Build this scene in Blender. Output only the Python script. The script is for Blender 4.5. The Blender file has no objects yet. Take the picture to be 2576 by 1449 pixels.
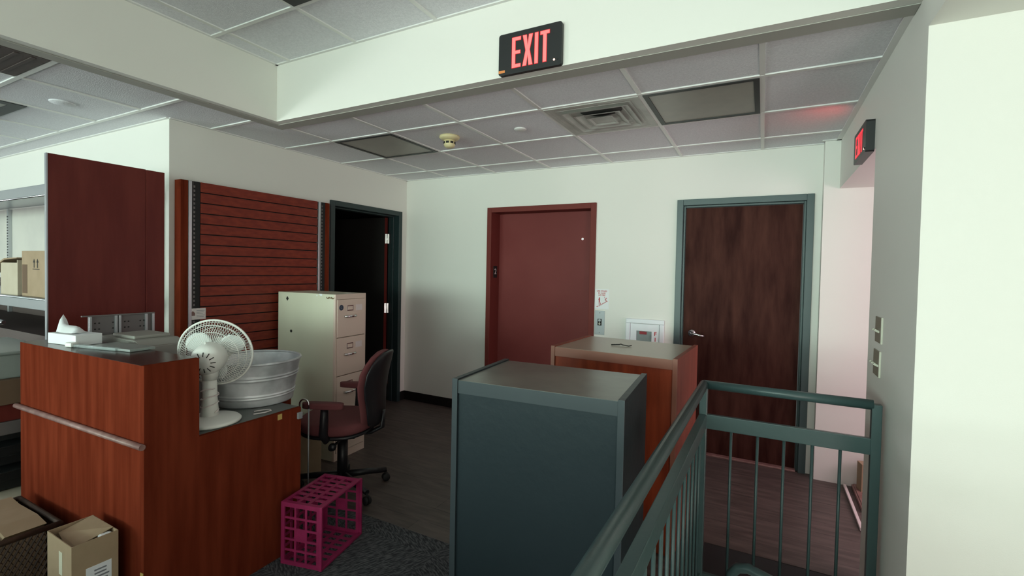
import bpy, bmesh, math, random
from mathutils import Vector, Matrix
random.seed(4)
PI = math.pi
SC = bpy.context.scene
COL = SC.collection
H = 1.524
# ------------------------------------------------------------------ camera
cd = bpy.data.cameras.new('camera'); cam = bpy.data.objects.new('camera', cd); COL.objects.link(cam)
R = [[0.885793, -0.029429, 0.463147], [0.463636, 0.012447, -0.885938], [0.020308, 0.999489, 0.024669]]
cam.matrix_world = Matrix([R[0] + [0], R[1] + [0], R[2] + [H], [0, 0, 0, 1]])
cd.sensor_width = 36; cd.sensor_fit = 'HORIZONTAL'
cd.lens = 1188.68 / 2576 * 36
cd.shift_x = (1288 - 1297.10) / 2576; cd.shift_y = -(724.5 - 708.40) / 2576
cd.clip_start = .03; cd.clip_end = 60
SC.camera = cam
# ------------------------------------------------------------------ world, light, exposure
SC.view_settings.view_transform = 'Standard'; SC.view_settings.look = 'None'
SC.view_settings.gamma = 1; SC.view_settings.exposure = 0.0
try: SC.view_settings.use_curve_mapping = False
except Exception: pass
W = bpy.data.worlds.new('world'); SC.world = W; W.use_nodes = True
W.node_tree.nodes['Background'].inputs[0].default_value = (.75, .9, .85, 1)
W.node_tree.nodes['Background'].inputs[1].default_value = .5
def area(name, loc, direction, sx, sy, power, col):
    l = bpy.data.lights.new(name, 'AREA'); l.shape = 'RECTANGLE'; l.size = sx; l.size_y = sy
    l.energy = power; l.color = col
    o = bpy.data.objects.new(name, l); COL.objects.link(o); o.location = loc
    o.rotation_euler = Vector(direction).to_track_quat('-Z', 'Z').to_euler(); return o
# daylight through the front windows (behind the camera)
area('window_daylight', (-2.4, -9.05, 1.65), (0, 1, .05), 8.4, 1.9, 770, (.755, 1.0, .875))
# fill lamps added out of frame, east and west, to lift ceiling and side-facing walls
area('east_fill', (3.95, -4.2, .5), (-1, .15, .8), 5.5, 1.6, 280, (1.0, .86, .80))
area('west_fill', (-8.75, -4.2, .8), (1, .2, .7), 6.0, 1.6, 780, (.97, .98, 1.0))
# warm light out of the side passage
area('passage_daylight', (2.2, 3.15, 1.5), (-1, .12, -.35), 1.0, 1.7, 26, (1.0, .70, .80))

# ------------------------------------------------------------------ materials
def mat(name, col, rough=.6, metal=0, col2=None, scale=6, stretch=(1, 1, 1), bump=0, bscale=60, emis=None, es=0, spec=.5, coat=0, det=6, lo=.35, hi=.65, trans=0, alpha=1):
    m = bpy.data.materials.new(name); m.use_nodes = True
    nt = m.node_tree; b = nt.nodes['Principled BSDF']
    b.inputs['Base Color'].default_value = (*col, 1); b.inputs['Roughness'].default_value = rough
    b.inputs['Metallic'].default_value = metal
    b.inputs['Specular IOR Level'].default_value = spec; b.inputs['Coat Weight'].default_value = coat
    b.inputs['Coat Roughness'].default_value = .15
    b.inputs['Transmission Weight'].default_value = trans; b.inputs['Alpha'].default_value = alpha
    tc = nt.nodes.new('ShaderNodeTexCoord'); mp = nt.nodes.new('ShaderNodeMapping')
    mp.inputs['Scale'].default_value = stretch; nt.links.new(tc.outputs['Object'], mp.inputs['Vector'])
    if col2:
        n = nt.nodes.new('ShaderNodeTexNoise'); n.inputs['Scale'].default_value = scale; n.inputs['Detail'].default_value = det
        nt.links.new(mp.outputs[0], n.inputs['Vector'])
        r = nt.nodes.new('ShaderNodeValToRGB'); r.color_ramp.elements[0].position = lo; r.color_ramp.elements[1].position = hi
        r.color_ramp.elements[0].color = (*col, 1); r.color_ramp.elements[1].color = (*col2, 1)
        nt.links.new(n.outputs['Fac'], r.inputs[0]); nt.links.new(r.outputs[0], b.inputs['Base Color'])
    if bump:
        n2 = nt.nodes.new('ShaderNodeTexNoise'); n2.inputs['Scale'].default_value = bscale; n2.inputs['Detail'].default_value = 4
        nt.links.new(mp.outputs[0], n2.inputs['Vector'])
        bp = nt.nodes.new('ShaderNodeBump'); bp.inputs['Strength'].default_value = bump; bp.inputs['Distance'].default_value = .01
        nt.links.new(n2.outputs['Fac'], bp.inputs['Height']); nt.links.new(bp.outputs[0], b.inputs['Normal'])
    if emis:
        b.inputs['Emission Color'].default_value = (*emis, 1); b.inputs['Emission Strength'].default_value = es
    return m
M = {}
M['wall'] = mat('wall_paint', (.82, .81, .76), .55, bump=.04, bscale=250)
M['soffit_shade'] = mat('wall_paint_darkened', (.44, .43, .39), .6)  # wall paint darkened, the underside's shade put into the colour
M['tile'] = mat('ceiling_tile', (.79, .79, .83), .9, col2=(.88, .88, .92), scale=90, bump=.35, bscale=160)
M['tbar'] = mat('ceiling_bar', (.82, .82, .80), .35)
M['black'] = mat('black_metal', (.012, .013, .014), .45)
M['rubber'] = mat('black_rubber', (.010, .010, .011), .7)
M['diffuser'] = mat('troffer_diffuser', (.36, .35, .30), .35, col2=(.33, .32, .28), scale=12)
M['cherry'] = mat('cherry_laminate', (.125, .021, .010), .7, col2=(.185, .034, .016), scale=3, stretch=(7, 7, .7), spec=0)
M['cherry_h'] = mat('cherry_slat', (.19, .030, .020), .45, col2=(.25, .042, .024), scale=5, stretch=(2, 3, 9), spec=.2)
M['mahog'] = mat('mahogany_panel', (.115, .017, .014), .42, col2=(.15, .026, .020), scale=3, stretch=(5, 5, .6), spec=.2)
M['maroon'] = mat('maroon_enamel', (.19, .040, .038), .48, col2=(.21, .048, .045), scale=2.2, spec=.14)
M['maroon_d'] = mat('maroon_frame', (.17, .036, .030), .5, spec=.15)
M['walnut'] = mat('dark_stained_door', (.034, .010, .008), .55, spec=.06, col2=(.082, .031, .023), scale=3.2, stretch=(5, 5, .9), bump=.1, bscale=30, lo=.32, hi=.72, det=9)
M['teal'] = mat('teal_grey_paint', (.055, .088, .090), .38, bump=.03, bscale=60)
M['teal_dk'] = mat('dark_teal_paint', (.018, .034, .036), .4)
M['rail'] = mat('railing_paint', (.042, .078, .080), .36, bump=.06, bscale=40)
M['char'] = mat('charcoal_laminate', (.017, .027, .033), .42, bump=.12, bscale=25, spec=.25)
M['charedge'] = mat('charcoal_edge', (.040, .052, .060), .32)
M['chartop'] = mat('charcoal_top_sheen', (.17, .175, .15), .3, spec=.6, col2=(.085, .085, .075), scale=4)  # grey sheen of the glossy top put into its colour
M['cab'] = mat('cherry_cabinet', (.17, .026, .010), .42, spec=.2, col2=(.27, .048, .018), scale=3, stretch=(6, 6, .7))
M['cabedge'] = mat('cherry_cabinet_edge', (.24, .085, .055), .4)
M['cabtop'] = mat('cherry_cabinet_top_sheen', (.36, .29, .22), .28, spec=.6)  # pale reflected sheen worked into the top's colour
M['desk'] = mat('grey_desktop', (.085, .095, .09), .4)
M['ledge'] = mat('dark_ledge', (.035, .016, .013), .24)
M['edge'] = mat('edge_moulding', (.34, .20, .18), .4, col2=(.22, .11, .10), scale=20)
M['almond'] = mat('almond_enamel', (.72, .70, .56), .4, bump=.02, bscale=80)
M['almond_f'] = mat('almond_drawer', (.76, .62, .53), .42)
M['chrome'] = mat('chrome', (.75, .75, .76), .18, 1)
M['steel'] = mat('brushed_steel', (.36, .38, .40), .45, .35)
M['slot'] = mat('slotted_standard', (.55, .57, .60), .3, .7)
M['galv'] = mat('galvanised_steel', (.45, .47, .49), .38, .35, col2=(.82, .85, .88), scale=7, bump=.15, bscale=12, det=3)
M['fanw'] = mat('fan_plastic', (.84, .84, .80), .35)
M['blade'] = mat('fan_blade_plastic', (.93, .97, .96), .3)
M['white'] = mat('white_enamel', (.86, .88, .93), .35)
M['paper'] = mat('paper', (.90, .92, .94), .8)
M['note'] = mat('off_white_paper', (.80, .72, .71), .8)
M['card'] = mat('cardboard', (.36, .26, .165), .85, col2=(.40, .29, .19), scale=10)
M['cardl'] = mat('cardboard_light', (.52, .45, .34), .85, col2=(.56, .49, .38), scale=10)
M['cardd'] = mat('cardboard_dark', (.15, .09, .055), .85)
M['ink'] = mat('black_ink', (.02, .018, .016), .8)
M['inkgrey'] = mat('grey_ink', (.22, .23, .27), .8)
M['red'] = mat('red_ink', (.55, .04, .05), .6)
M['redtag'] = mat('red_tag', (.33, .03, .04), .6)
M['glass'] = mat('clear_glass', (.62, .72, .72), .08, trans=.5, alpha=.6)
M['ptint'] = mat('frosted_plastic', (.42, .47, .45), .3, trans=.3)
M['pink'] = mat('magenta_plastic', (.34, .020, .10), .45, col2=(.27, .016, .08), scale=20)
M['fabric'] = mat('maroon_upholstery', (.16, .044, .048), .9, bump=.3, bscale=400)
M['shell'] = mat('black_plastic_shell', (.012, .012, .015), .42)
M['grey'] = mat('printer_plastic', (.33, .32, .29), .5)
M['greyd'] = mat('perforated_steel', (.17, .15, .15), .45, .3)
M['shelfm'] = mat('shelf_steel', (.40, .42, .46), .28, .6)
M['shelfb'] = mat('shelf_back_board', (.68, .66, .60), .6, col2=(.60, .58, .54), scale=3)
M['brownb'] = mat('brown_back_board', (.085, .06, .055), .6)
M['det'] = mat('yellowed_plastic', (.72, .62, .36), .45)
M['beige'] = mat('beige_plastic', (.27, .235, .18), .4)
M['ivory'] = mat('ivory_plastic', (.62, .60, .50), .4)
M['vent'] = mat('diffuser_enamel', (.52, .53, .49), .4, col2=(.40, .40, .37), scale=6)
M['duct'] = mat('duct_interior', (.05, .048, .045), .8)
M['exitred'] = mat('exit_red', (.6, .05, .05), .4, emis=(1, .13, .12), es=1.9)
M['exitred2'] = mat('exit_red_dim', (.5, .02, .03), .4, emis=(1, .02, .05), es=.9)
M['halo'] = mat('exit_red_edge', (.30, .01, .01), .4, emis=(.8, .0, .02), es=.55)
M['led'] = mat('pilot_lamp', (.9, .6, .5), .4, emis=(1, .6, .45), es=2)
M['orange'] = mat('orange_sticker', (.75, .26, .07), .5)
M['basket'] = mat('brown_basket', (.060, .032, .020), .7, col2=(.03, .016, .01), scale=30)
M['blkbase'] = mat('black_baseboard', (.010, .009, .009), .35)
M['blue'] = mat('navy_sticker', (.03, .05, .09), .4)
M['gold'] = mat('tan_sticker', (.17, .11, .05), .5)
M['yellow'] = mat('yellow_peg', (.55, .38, .12), .5)
M['darkroom'] = mat('dark_room_tone', (.010, .008, .007), .8)  # storeroom darkness put into the wall colour; the door leaf shares it

def plank(name, c1, c2, c3, ax, wid, rough):
    m = bpy.data.materials.new(name); m.use_nodes = True; nt = m.node_tree; b = nt.nodes['Principled BSDF']
    b.inputs['Roughness'].default_value = rough
    tc = nt.nodes.new('ShaderNodeTexCoord')
    br = nt.nodes.new('ShaderNodeTexBrick'); br.inputs['Scale'].default_value = 1
    br.inputs['Brick Width'].default_value = 1.2; br.inputs['Row Height'].default_value = wid; br.inputs['Mortar Size'].default_value = .0018
    br.inputs['Color1'].default_value = (*c1, 1); br.inputs['Color2'].default_value = (*c2, 1); br.inputs['Mortar'].default_value = (.012, .008, .008, 1)
    mp = nt.nodes.new('ShaderNodeMapping'); mp.inputs['Rotation'].default_value = (0, 0, ax)
    nt.links.new(tc.outputs['Object'], mp.inputs[0]); nt.links.new(mp.outputs[0], br.inputs['Vector'])
    mp2 = nt.nodes.new('ShaderNodeMapping'); mp2.inputs['Scale'].default_value = (1.4, 9, 1)
    nt.links.new(mp.outputs[0], mp2.inputs[0])
    n = nt.nodes.new('ShaderNodeTexNoise'); n.inputs['Scale'].default_value = 3; n.inputs['Detail'].default_value = 8
    nt.links.new(mp2.outputs[0], n.inputs['Vector'])
    mx = nt.nodes.new('ShaderNodeMix'); mx.data_type = 'RGBA'; mx.inputs['B'].default_value = (*c3, 1)
    r = nt.nodes.new('ShaderNodeMapRange'); r.inputs[1].default_value = .42; r.inputs[2].default_value = .72
    nt.links.new(n.outputs['Fac'], r.inputs[0]); nt.links.new(r.outputs[0], mx.inputs['Factor'])
    nt.links.new(br.outputs['Color'], mx.inputs['A']); nt.links.new(mx.outputs['Result'], b.inputs['Base Color'])
    bp = nt.nodes.new('ShaderNodeBump'); bp.inputs['Strength'].default_value = .15; bp.inputs['Distance'].default_value = .01
    nt.links.new(n.outputs['Fac'], bp.inputs['Height']); nt.links.new(bp.outputs[0], b.inputs['Normal'])
    return m
M['wood'] = plank('wood_plank_floor', (.070, .052, .046), (.092, .070, .062), (.135, .10, .09), 0, .15, .5)
def carpet():
    m = bpy.data.materials.new('patterned_carpet'); m.use_nodes = True; nt = m.node_tree; b = nt.nodes['Principled BSDF']
    b.inputs['Roughness'].default_value = .95
    tc = nt.nodes.new('ShaderNodeTexCoord')
    cols = []
    for rot in (.5, -1.07):
        mp = nt.nodes.new('ShaderNodeMapping'); mp.inputs['Rotation'].default_value = (0, 0, rot)
        mp2 = nt.nodes.new('ShaderNodeMapping'); mp2.inputs['Scale'].default_value = (26, 120, 1)
        nt.links.new(tc.outputs['Object'], mp.inputs[0]); nt.links.new(mp.outputs[0], mp2.inputs[0])
        n = nt.nodes.new('ShaderNodeTexNoise'); n.inputs['Scale'].default_value = 1; n.inputs['Detail'].default_value = 3
        nt.links.new(mp2.outputs[0], n.inputs['Vector']); cols.append(n)
    ck = nt.nodes.new('ShaderNodeTexChecker'); ck.inputs['Scale'].default_value = 1 / .5
    nt.links.new(tc.outputs['Object'], ck.inputs['Vector'])
    mx = nt.nodes.new('ShaderNodeMix'); mx.data_type = 'FLOAT'
    nt.links.new(ck.outputs['Fac'], mx.inputs['Factor']); nt.links.new(cols[0].outputs['Fac'], mx.inputs['A']); nt.links.new(cols[1].outputs['Fac'], mx.inputs['B'])
    r = nt.nodes.new('ShaderNodeValToRGB'); r.color_ramp.elements[0].position = .42; r.color_ramp.elements[1].position = .62
    r.color_ramp.elements[0].color = (.022, .024, .030, 1); r.color_ramp.elements[1].color = (.115, .118, .125, 1)
    nt.links.new(mx.outputs['Result'], r.inputs[0]); nt.links.new(r.outputs[0], b.inputs['Base Color'])
    return m
M['carpet'] = carpet()

# ------------------------------------------------------------------ mesh builder
class B:
    """collects shapes, build() links them as one mesh object"""
    def __init__(s): s.bm = bmesh.new()
    def _faces(s, vs, fs):
        v = [s.bm.verts.new(p) for p in vs]
        for f in fs:
            try: s.bm.faces.new([v[i] for i in f])
            except ValueError: pass
        return v
    def box(s, x0, x1, y0, y1, z0, z1, bev=0):
        t = bmesh.new(); bmesh.ops.create_cube(t, size=1)
        for v in t.verts: v.co = Vector(((x0 + x1) / 2 + v.co.x * (x1 - x0), (y0 + y1) / 2 + v.co.y * (y1 - y0), (z0 + z1) / 2 + v.co.z * (z1 - z0)))
        if bev: bmesh.ops.bevel(t, geom=list(t.edges), offset=bev, segments=2, affect='EDGES', profile=.6)
        s._merge(t); return s
    def _merge(s, t, mtx=None):
        if mtx is not None: bmesh.ops.transform(t, matrix=mtx, verts=list(t.verts))
        me = bpy.data.meshes.new('t'); t.to_mesh(me); t.free(); s.bm.from_mesh(me); bpy.data.meshes.remove(me)
    def obox(s, c, size, rot, bev=0):
        t = B(); t.box(-size[0] / 2, size[0] / 2, -size[1] / 2, size[1] / 2, -size[2] / 2, size[2] / 2, bev)
        from mathutils import Euler
        s._merge(t.bm, Matrix.Translation(c) @ Euler(rot).to_matrix().to_4x4()); return s
    def prism(s, pts, y0, y1, plane='xz', bev=0):
        """extrude a 2D outline; plane xz -> along y, xy -> along z, yz -> along x"""
        f = {'xz': lambda a, b, t: (a, t, b), 'xy': lambda a, b, t: (a, b, t), 'yz': lambda a, b, t: (t, a, b)}[plane]
        n = len(pts); t = bmesh.new()
        v = [t.verts.new(f(a, b, y0)) for a, b in pts] + [t.verts.new(f(a, b, y1)) for a, b in pts]
        t.faces.new(v[:n]); t.faces.new(v[n:][::-1])
        for i in range(n): t.faces.new([v[i], v[n + i], v[n + (i + 1) % n], v[(i + 1) % n]])
        if bev: bmesh.ops.bevel(t, geom=list(t.edges), offset=bev, segments=2, affect='EDGES')
        bmesh.ops.recalc_face_normals(t, faces=list(t.faces))
        s._merge(t); return s
    def lathe(s, prof, c=(0, 0, 0), n=32, mtx=None):
        t = bmesh.new(); rings = []
        for r, z in prof:
            rings.append([t.verts.new((r * math.cos(2 * PI * i / n), r * math.sin(2 * PI * i / n), z)) for i in range(n)] if r > 1e-6 else [t.verts.new((0, 0, z))])
        for a, b in zip(rings, rings[1:]):
            for i in range(n):
                j = (i + 1) % n
                if len(a) == 1 and len(b) == 1: continue
                if len(a) == 1: t.faces.new([a[0], b[i], b[j]])
                elif len(b) == 1: t.faces.new([a[i], b[0], a[j]])
                else: t.faces.new([a[i], b[i], b[j], a[j]])
        for ring in (rings[0], rings[-1]):
            if len(ring) > 1 and (prof[0] != prof[-1]):
                try: t.faces.new(ring)
                except ValueError: pass
        bmesh.ops.recalc_face_normals(t, faces=list(t.faces))
        for f in t.faces: f.smooth = True
        s._merge(t, Matrix.Translation(c) @ (mtx if mtx is not None else Matrix())); return s
    def tube(s, path, r, n=10, closed=False, flat=None):
        P = [Vector(p) for p in path]; m = len(P); t = bmesh.new(); rings = []; up = None
        for i in range(m):
            a = P[(i - 1) % m] if closed or i > 0 else P[i]; b = P[(i + 1) % m] if closed or i < m - 1 else P[i]
            d = (b - a).normalized()
            if up is None: up = Vector((0, 0, 1)) if abs(d.z) < .9 else Vector((1, 0, 0))
            u = (up - d * up.dot(d)).normalized(); w = d.cross(u); up = u
            rr = r[i] if isinstance(r, (list, tuple)) else r
            fl = flat or 1
            rings.append([t.verts.new(P[i] + u * math.cos(2 * PI * k / n) * rr * fl + w * math.sin(2 * PI * k / n) * rr) for k in range(n)])
        for i in range(m if closed else m - 1):
            a, b = rings[i], rings[(i + 1) % m]
            for k in range(n): t.faces.new([a[k], a[(k + 1) % n], b[(k + 1) % n], b[k]])
        if not closed: t.faces.new(rings[0]); t.faces.new(rings[-1])
        bmesh.ops.recalc_face_normals(t, faces=list(t.faces))
        if n > 4:
            for f in t.faces:
                if len(f.verts) == 4: f.smooth = True
        s._merge(t); return s
    def cyl(s, a, b, r, n=16): return s.tube([a, b], r, n)
    def loft(s, secs):
        t = bmesh.new(); rings = [[t.verts.new(p) for p in sec] for sec in secs]; n = len(secs[0])
        for a, b in zip(rings, rings[1:]):
            for k in range(n): t.faces.new([a[k], a[(k + 1) % n], b[(k + 1) % n], b[k]])
        t.faces.new(rings[0]); t.faces.new(rings[-1]); bmesh.ops.recalc_face_normals(t, faces=list(t.faces))
        for f in t.faces: f.smooth = True
        s._merge(t); return s
    def quad(s, *p): s._faces(p, [tuple(range(len(p)))]); return s
    def build(s, name, m, parent=None, loc=None, rz=0, kind=None, label=None, cat=None, group=None, bevel=0):
        me = bpy.data.meshes.new(name); s.bm.to_mesh(me); s.bm.free()
        mm = M[m] if isinstance(m, str) else m
        me.materials.append(mm); o = bpy.data.objects.new(name, me); COL.objects.link(o)
        if parent: o.parent = parent
        if loc: o.location = loc
        o.rotation_euler.z = rz
        if kind: o['kind'] = kind
        if label: o['label'] = label
        if cat: o['category'] = cat
        if group: o['group'] = group
        if bevel:
            md = o.modifiers.new('bevel', 'BEVEL'); md.width = bevel; md.segments = 2; md.limit_method = 'ANGLE'
        return o
def thing(name, label, cat, loc=(0, 0, 0), rz=0, group=None):
    o = bpy.data.objects.new(name, None); COL.objects.link(o); o.empty_display_size = .05
    o.location = loc; o.rotation_euler.z = rz; o['label'] = label; o['category'] = cat
    if group: o['group'] = group
    return o
def structure(name, b, m, parent=None): return b.build(name, m, parent, kind=None if parent else 'structure')
def copy_thing(o, loc, rz=None, label=None):
    c = o.copy(); COL.objects.link(c); c.location = loc
    if rz is not None: c.rotation_euler.z = rz
    if label: c['label'] = label
    def kids(a, b):
        for ch in list(a.children):
            d = ch.copy(); COL.objects.link(d); d.parent = b; kids(ch, d)
    kids(o, c); return c
_ft = {}
def text_mesh(txt, size, depth=.0008, spacing=1.0, align='CENTER', bold=0):
    cu = bpy.data.curves.new('t', 'FONT'); cu.body = txt; cu.size = size; cu.extrude = depth; cu.align_x = align; cu.align_y = 'CENTER'
    cu.space_character = spacing; cu.offset = bold
    o = bpy.data.objects.new('t', cu); COL.objects.link(o)
    dg = bpy.context.evaluated_depsgraph_get(); me = bpy.data.meshes.new_from_object(o.evaluated_get(dg))
    bm = bmesh.new(); bm.from_mesh(me); bpy.data.objects.remove(o); bpy.data.curves.remove(cu); bpy.data.meshes.remove(me)
    return bm
def face_mtx(facing, c):
    """text/picture laid in local xy, placed upright at c and facing a world direction"""
    rot = {'-y': Matrix(((1, 0, 0), (0, 0, -1), (0, 1, 0))), '-x': Matrix(((0, 0, -1), (-1, 0, 0), (0, 1, 0))), '+x': Matrix(((0, 0, 1), (1, 0, 0), (0, 1, 0))), '+z': Matrix.Identity(3)}[facing]
    return Matrix.Translation(c) @ rot.to_4x4()
def put_text(b, txt, size, facing, c, sx=1, **k):
    t = text_mesh(txt, size, **k); b._merge(t, face_mtx(facing, c) @ Matrix.Diagonal((sx, 1, 1, 1))); return b

# ================================================================== THE ROOM
XL, YB, ZC, ZU = -3.657, 4.25, 2.518, 2.90
XG = .478       # plane of the grey side wall
# --- floors
f = B(); f.box(-9, -.25, -9.3, 2.13, -.2, 0); structure('floor_carpet', f, 'carpet')
f = B(); f.box(-6.3, -.25, 2.13, 5.2, -.2, 0).box(-.25, 3.2, 2.86, 5.2, -.2, 0); structure('floor_wood', f, 'wood')
f = B(); f.box(-.25, XG, 2.42, 2.86, -.2, -.002); structure('floor_landing', f, 'rubber')
f = B(); f.box(-.25, 4.2, -9.3, 2.1, -1.9, -1.8); structure('floor_stairwell', f, 'rubber')
f = B(); f.box(-.25, -.2, -9.3, 2.42, -1.8, -.2); structure('wall_stairwell', f, 'wall')
# --- left wall with the open doorway
w = B(); w.box(XL - .14, XL, 1.933, 3.16, 0, ZC).box(XL - .14, XL, 4.158, YB, 0, ZC).box(XL - .14, XL, 3.16, 4.158, 2.153, ZC)
w.box(XL - .14, XL, 1.793, 1.933, 0, ZC).box(-9, XL - .14, 1.793, 1.933, 0, ZC); structure('wall_left', w, 'wall')
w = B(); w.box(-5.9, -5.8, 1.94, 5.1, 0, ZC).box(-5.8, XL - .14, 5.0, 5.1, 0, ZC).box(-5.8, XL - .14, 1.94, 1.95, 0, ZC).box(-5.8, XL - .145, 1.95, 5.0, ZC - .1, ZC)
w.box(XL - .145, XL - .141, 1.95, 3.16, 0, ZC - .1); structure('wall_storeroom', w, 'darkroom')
# --- back wall: opening for the lift door and for the wooden door
w = B(); w.box(XL - .14, -2.56, YB, YB + .3, 0, ZC).box(-1.386, -.666, YB, YB + .3, 0, ZC).box(.332, .38, YB, YB + .3, 0, ZC)
w.box(-2.56, -1.386, YB, YB + .3, 2.164, ZC).box(-.666, .332, YB, YB + .3, 2.15, ZC); structure('wall_back', w, 'wall')
w = B(); w.box(.38, 3.2, 4.16, 4.5, 0, ZC); structure('wall_back_passage', w, 'wall')
# --- grey side wall with passage opening, and the bright return wall
w = B(); w.box(XG, XG + .12, 2.10, 2.918, -1.8, ZC).box(XG, 1.15, 2.918, 4.16, 2.166, ZC).box(1.15, 3.2, 2.22, 4.16, 2.40, ZC)
w.box(XG + .12, 4.2, 2.10, 2.22, -1.8, 2.388); w.box(XG, 4.2, -9.3, 2.10, 2.388, ZU).box(XG, 4.2, 2.10, 2.30, ZC, ZU)
structure('wall_right', w, 'wall')
w = B(); w.box(3.1, 3.2, 2.22, 4.16, 0, 2.4); structure('wall_passage_end', w, 'wall')
w = B(); w.box(4.1, 4.2, -9.3, 2.1, -1.8, 2.388); structure('wall_east', w, 'wall')
w = B(); w.box(-9, -8.9, -9.3, 1.793, 0, ZU); structure('wall_west', w, 'wall')
w = B(); w.box(-8.9, 4.1, -9.3, -9.15, -1.8, 0.5).box(-8.9, 4.1, -9.3, -9.15, 2.75, ZU).box(-8.9, -7.5, -9.3, -9.15, 0.5, 2.75).box(1.7, 4.1, -9.3, -9.15, 0.5, 2.75)
structure('wall_front', w, 'wall')
for i in range(6):
    x = -7.5 + i * 1.84
    w = B(); w.box(x - .04, x + .04, -9.22, -9.14, 0.5, 2.75); structure('window_%d' % (i + 1), w, 'white')
w = B(); w.box(-1.9, .9, -1.75, -1.6, -1.8, .94).box(-8.9, -1.9, -1.75, -1.6, -1.8, .66); structure('wall_light_blocker', w, 'wall')  # unseen low wall added behind the camera to shade the lower surfaces
# --- bulkhead
w = B(); w.prism([(-3.015, -9.15), (-3.015, 2.147), (XG, 2.147), (XG, 2.29), (-3.155, 2.29), (-3.155, -9.15)], ZC, ZU, 'xy')
structure('trim_1', w, 'wall')
w = B(); w.box(-3.153, XG - .002, 2.20, 2.288, ZC - .004, ZC - .001).box(-3.153, -3.07, -5, 2.2, ZC - .004, ZC - .001); structure('trim_2', w, 'soffit_shade')
# --- ceilings
c = B(); c.box(-6.3, 3.2, 2.29, YB + .3, ZC + .006, ZC + .08).box(-9, -3.155, -9.15, 2.29, ZC + .006, ZC + .08); structure('ceiling', c, 'tile')
c = B(); c.box(-3.015, XG, -9.15, 2.147, ZU + .006, ZU + .08); structure('ceiling_upper', c, 'tile')
bw = .012
g = B()
GX = [-3.0816 + .61 * i for i in range(6)]; GY = [3.9009 - .61 * j for j in range(3)]
for x in GX: g.box(x - bw, x + bw, 2.29, YB, ZC, ZC + .006)
for y in GY: g.box(XL, XG, y - bw, y + bw, ZC - .0008, ZC + .006)
g.box(XL, XL + .02, 1.79, YB, ZC - .001, ZC + .006).box(XL, .38, YB - .02, YB, ZC - .001, ZC + .006)
g.box(XG - .03, XG, 2.29, 4.16, ZC - .001, ZC + .006).box(.38 - .02, XG, 4.135, 4.16, ZC - .001, ZC + .006)
structure('trim_3', g, 'tbar')
g = B()
for x in (-3.63, -4.24, -4.85, -5.46, -6.07, -6.68, -7.29): g.box(x - bw, x + bw, -4, 1.62, ZC, ZC + .006)
for y in (1.62, 1.04, .43, -.18, -.79): g.box(-9, -3.155, y - bw, y + bw, ZC - .0008, ZC + .006)
for y in (2.07, 2.68, 3.29): g.box(XL, -3.155 if y < 2.2 else -3.15, y - bw, y + bw, ZC - .0012, ZC + .006) if y < 2.2 else None
g.box(-9, XL, 1.773, 1.793, ZC - .001, ZC + .006)
structure('trim_4', g, 'tbar')
g = B()
for i in range(-1, 5): g.box(-2.258 + .61 * i - bw, -2.258 + .61 * i + bw, -3, 2.147, ZU, ZU + .006)
for j in range(0, 6): g.box(-3.015, XG, 1.706 - .61 * j - bw, 1.706 - .61 * j + bw, ZU - .0008, ZU + .006)
g.box(-3.015, -2.997, -3, 2.147, ZU - .001, ZU + .006).box(-3.015, XG, 2.129, 2.147, ZU - .001, ZU + .006)
structure('trim_5', g, 'tbar')
# --- black baseboard
w = B(); w.box(XL, -2.56, YB - .012, YB, 0, .10, .003).box(XL, XL + .012, 4.16, YB, 0, .10, .003); structure('baseboard_back', w, 'blkbase')

# --- lift door
d = B(); d.box(-2.56, -2.509, YB - .022, YB + .20, 0, 2.164).box(-1.437, -1.386, YB - .022, YB + .20, 0, 2.164).box(-2.509, -1.437, YB - .022, YB + .20, 2.112, 2.164)
fr = d.build('door_1', 'maroon_d', kind='structure', bevel=.003)
d = B(); d.box(-2.509, -1.437, YB + .16, YB + .2, 0, 2.112); dl = d.build('door_leaf', 'maroon', fr)
d = B(); d.cyl((-1.572, YB + .16, 1.84), (-1.572, YB + .152, 1.84), .010, 20); d.build('key_escutcheon', 'chrome', dl)
d = B(); d.cyl((-1.572, YB + .152, 1.84), (-1.572, YB + .150, 1.84), .005, 12); d.build('key_hole', 'ink', dl)
t = thing('floor_number_plate', 'small black plate reading 2 on the inner jamb of the maroon lift door', 'sign', (-2.509, YB + .075, 1.50))
d = B(); d.box(.0, .004, -.038, .038, -.062, .062, .002); d.build('plate', 'rubber', t)
d = B(); put_text(d, '2', .085, '+x', (.0048, 0, 0)); d.build('numeral', 'note', t)
# --- wooden door
d = B(); d.box(-.666, -.616, YB - .02, YB + .10, 0, 2.15).box(.282, .332, YB - .02, YB + .10, 0, 2.15).box(-.616, .282, YB - .02, YB + .10, 2.10, 2.15)
d.box(-.616, -.600, YB + .015, YB + .10, 0, 2.10).box(.266, .282, YB + .015, YB + .10, 0, 2.10).box(-.600, .266, YB + .015, YB + .10, 2.084, 2.10)
fr = d.build('door_2', 'teal', kind='structure', bevel=.0025)
d = B(); d.box(-.596, .262, YB + .03, YB + .072, .012, 2.080); dl = d.build('door_leaf', 'walnut', fr)
d = B(); d.box(-.6, .266, YB - .02, YB + .03, 0, .014, .004); d.build('threshold', 'edge', fr)
h = B(); mt = Matrix.Rotation(PI / 2, 4, 'X'); h.lathe([(0, .0), (.033, .0), (.033, .006), (.026, .014), (.013, .018), (.013, .05), (0, .05)], (-.525, YB + .03, 1.015), 28, mt)
h.tube([(-.525, YB - .018, 1.015), (-.49, YB - .022, 1.012), (-.455, YB - .020, 1.004), (-.42, YB - .012, 1.0)], [.013, .012, .0105, .010], 12)
h.build('lever_handle', 'chrome', dl)
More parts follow.
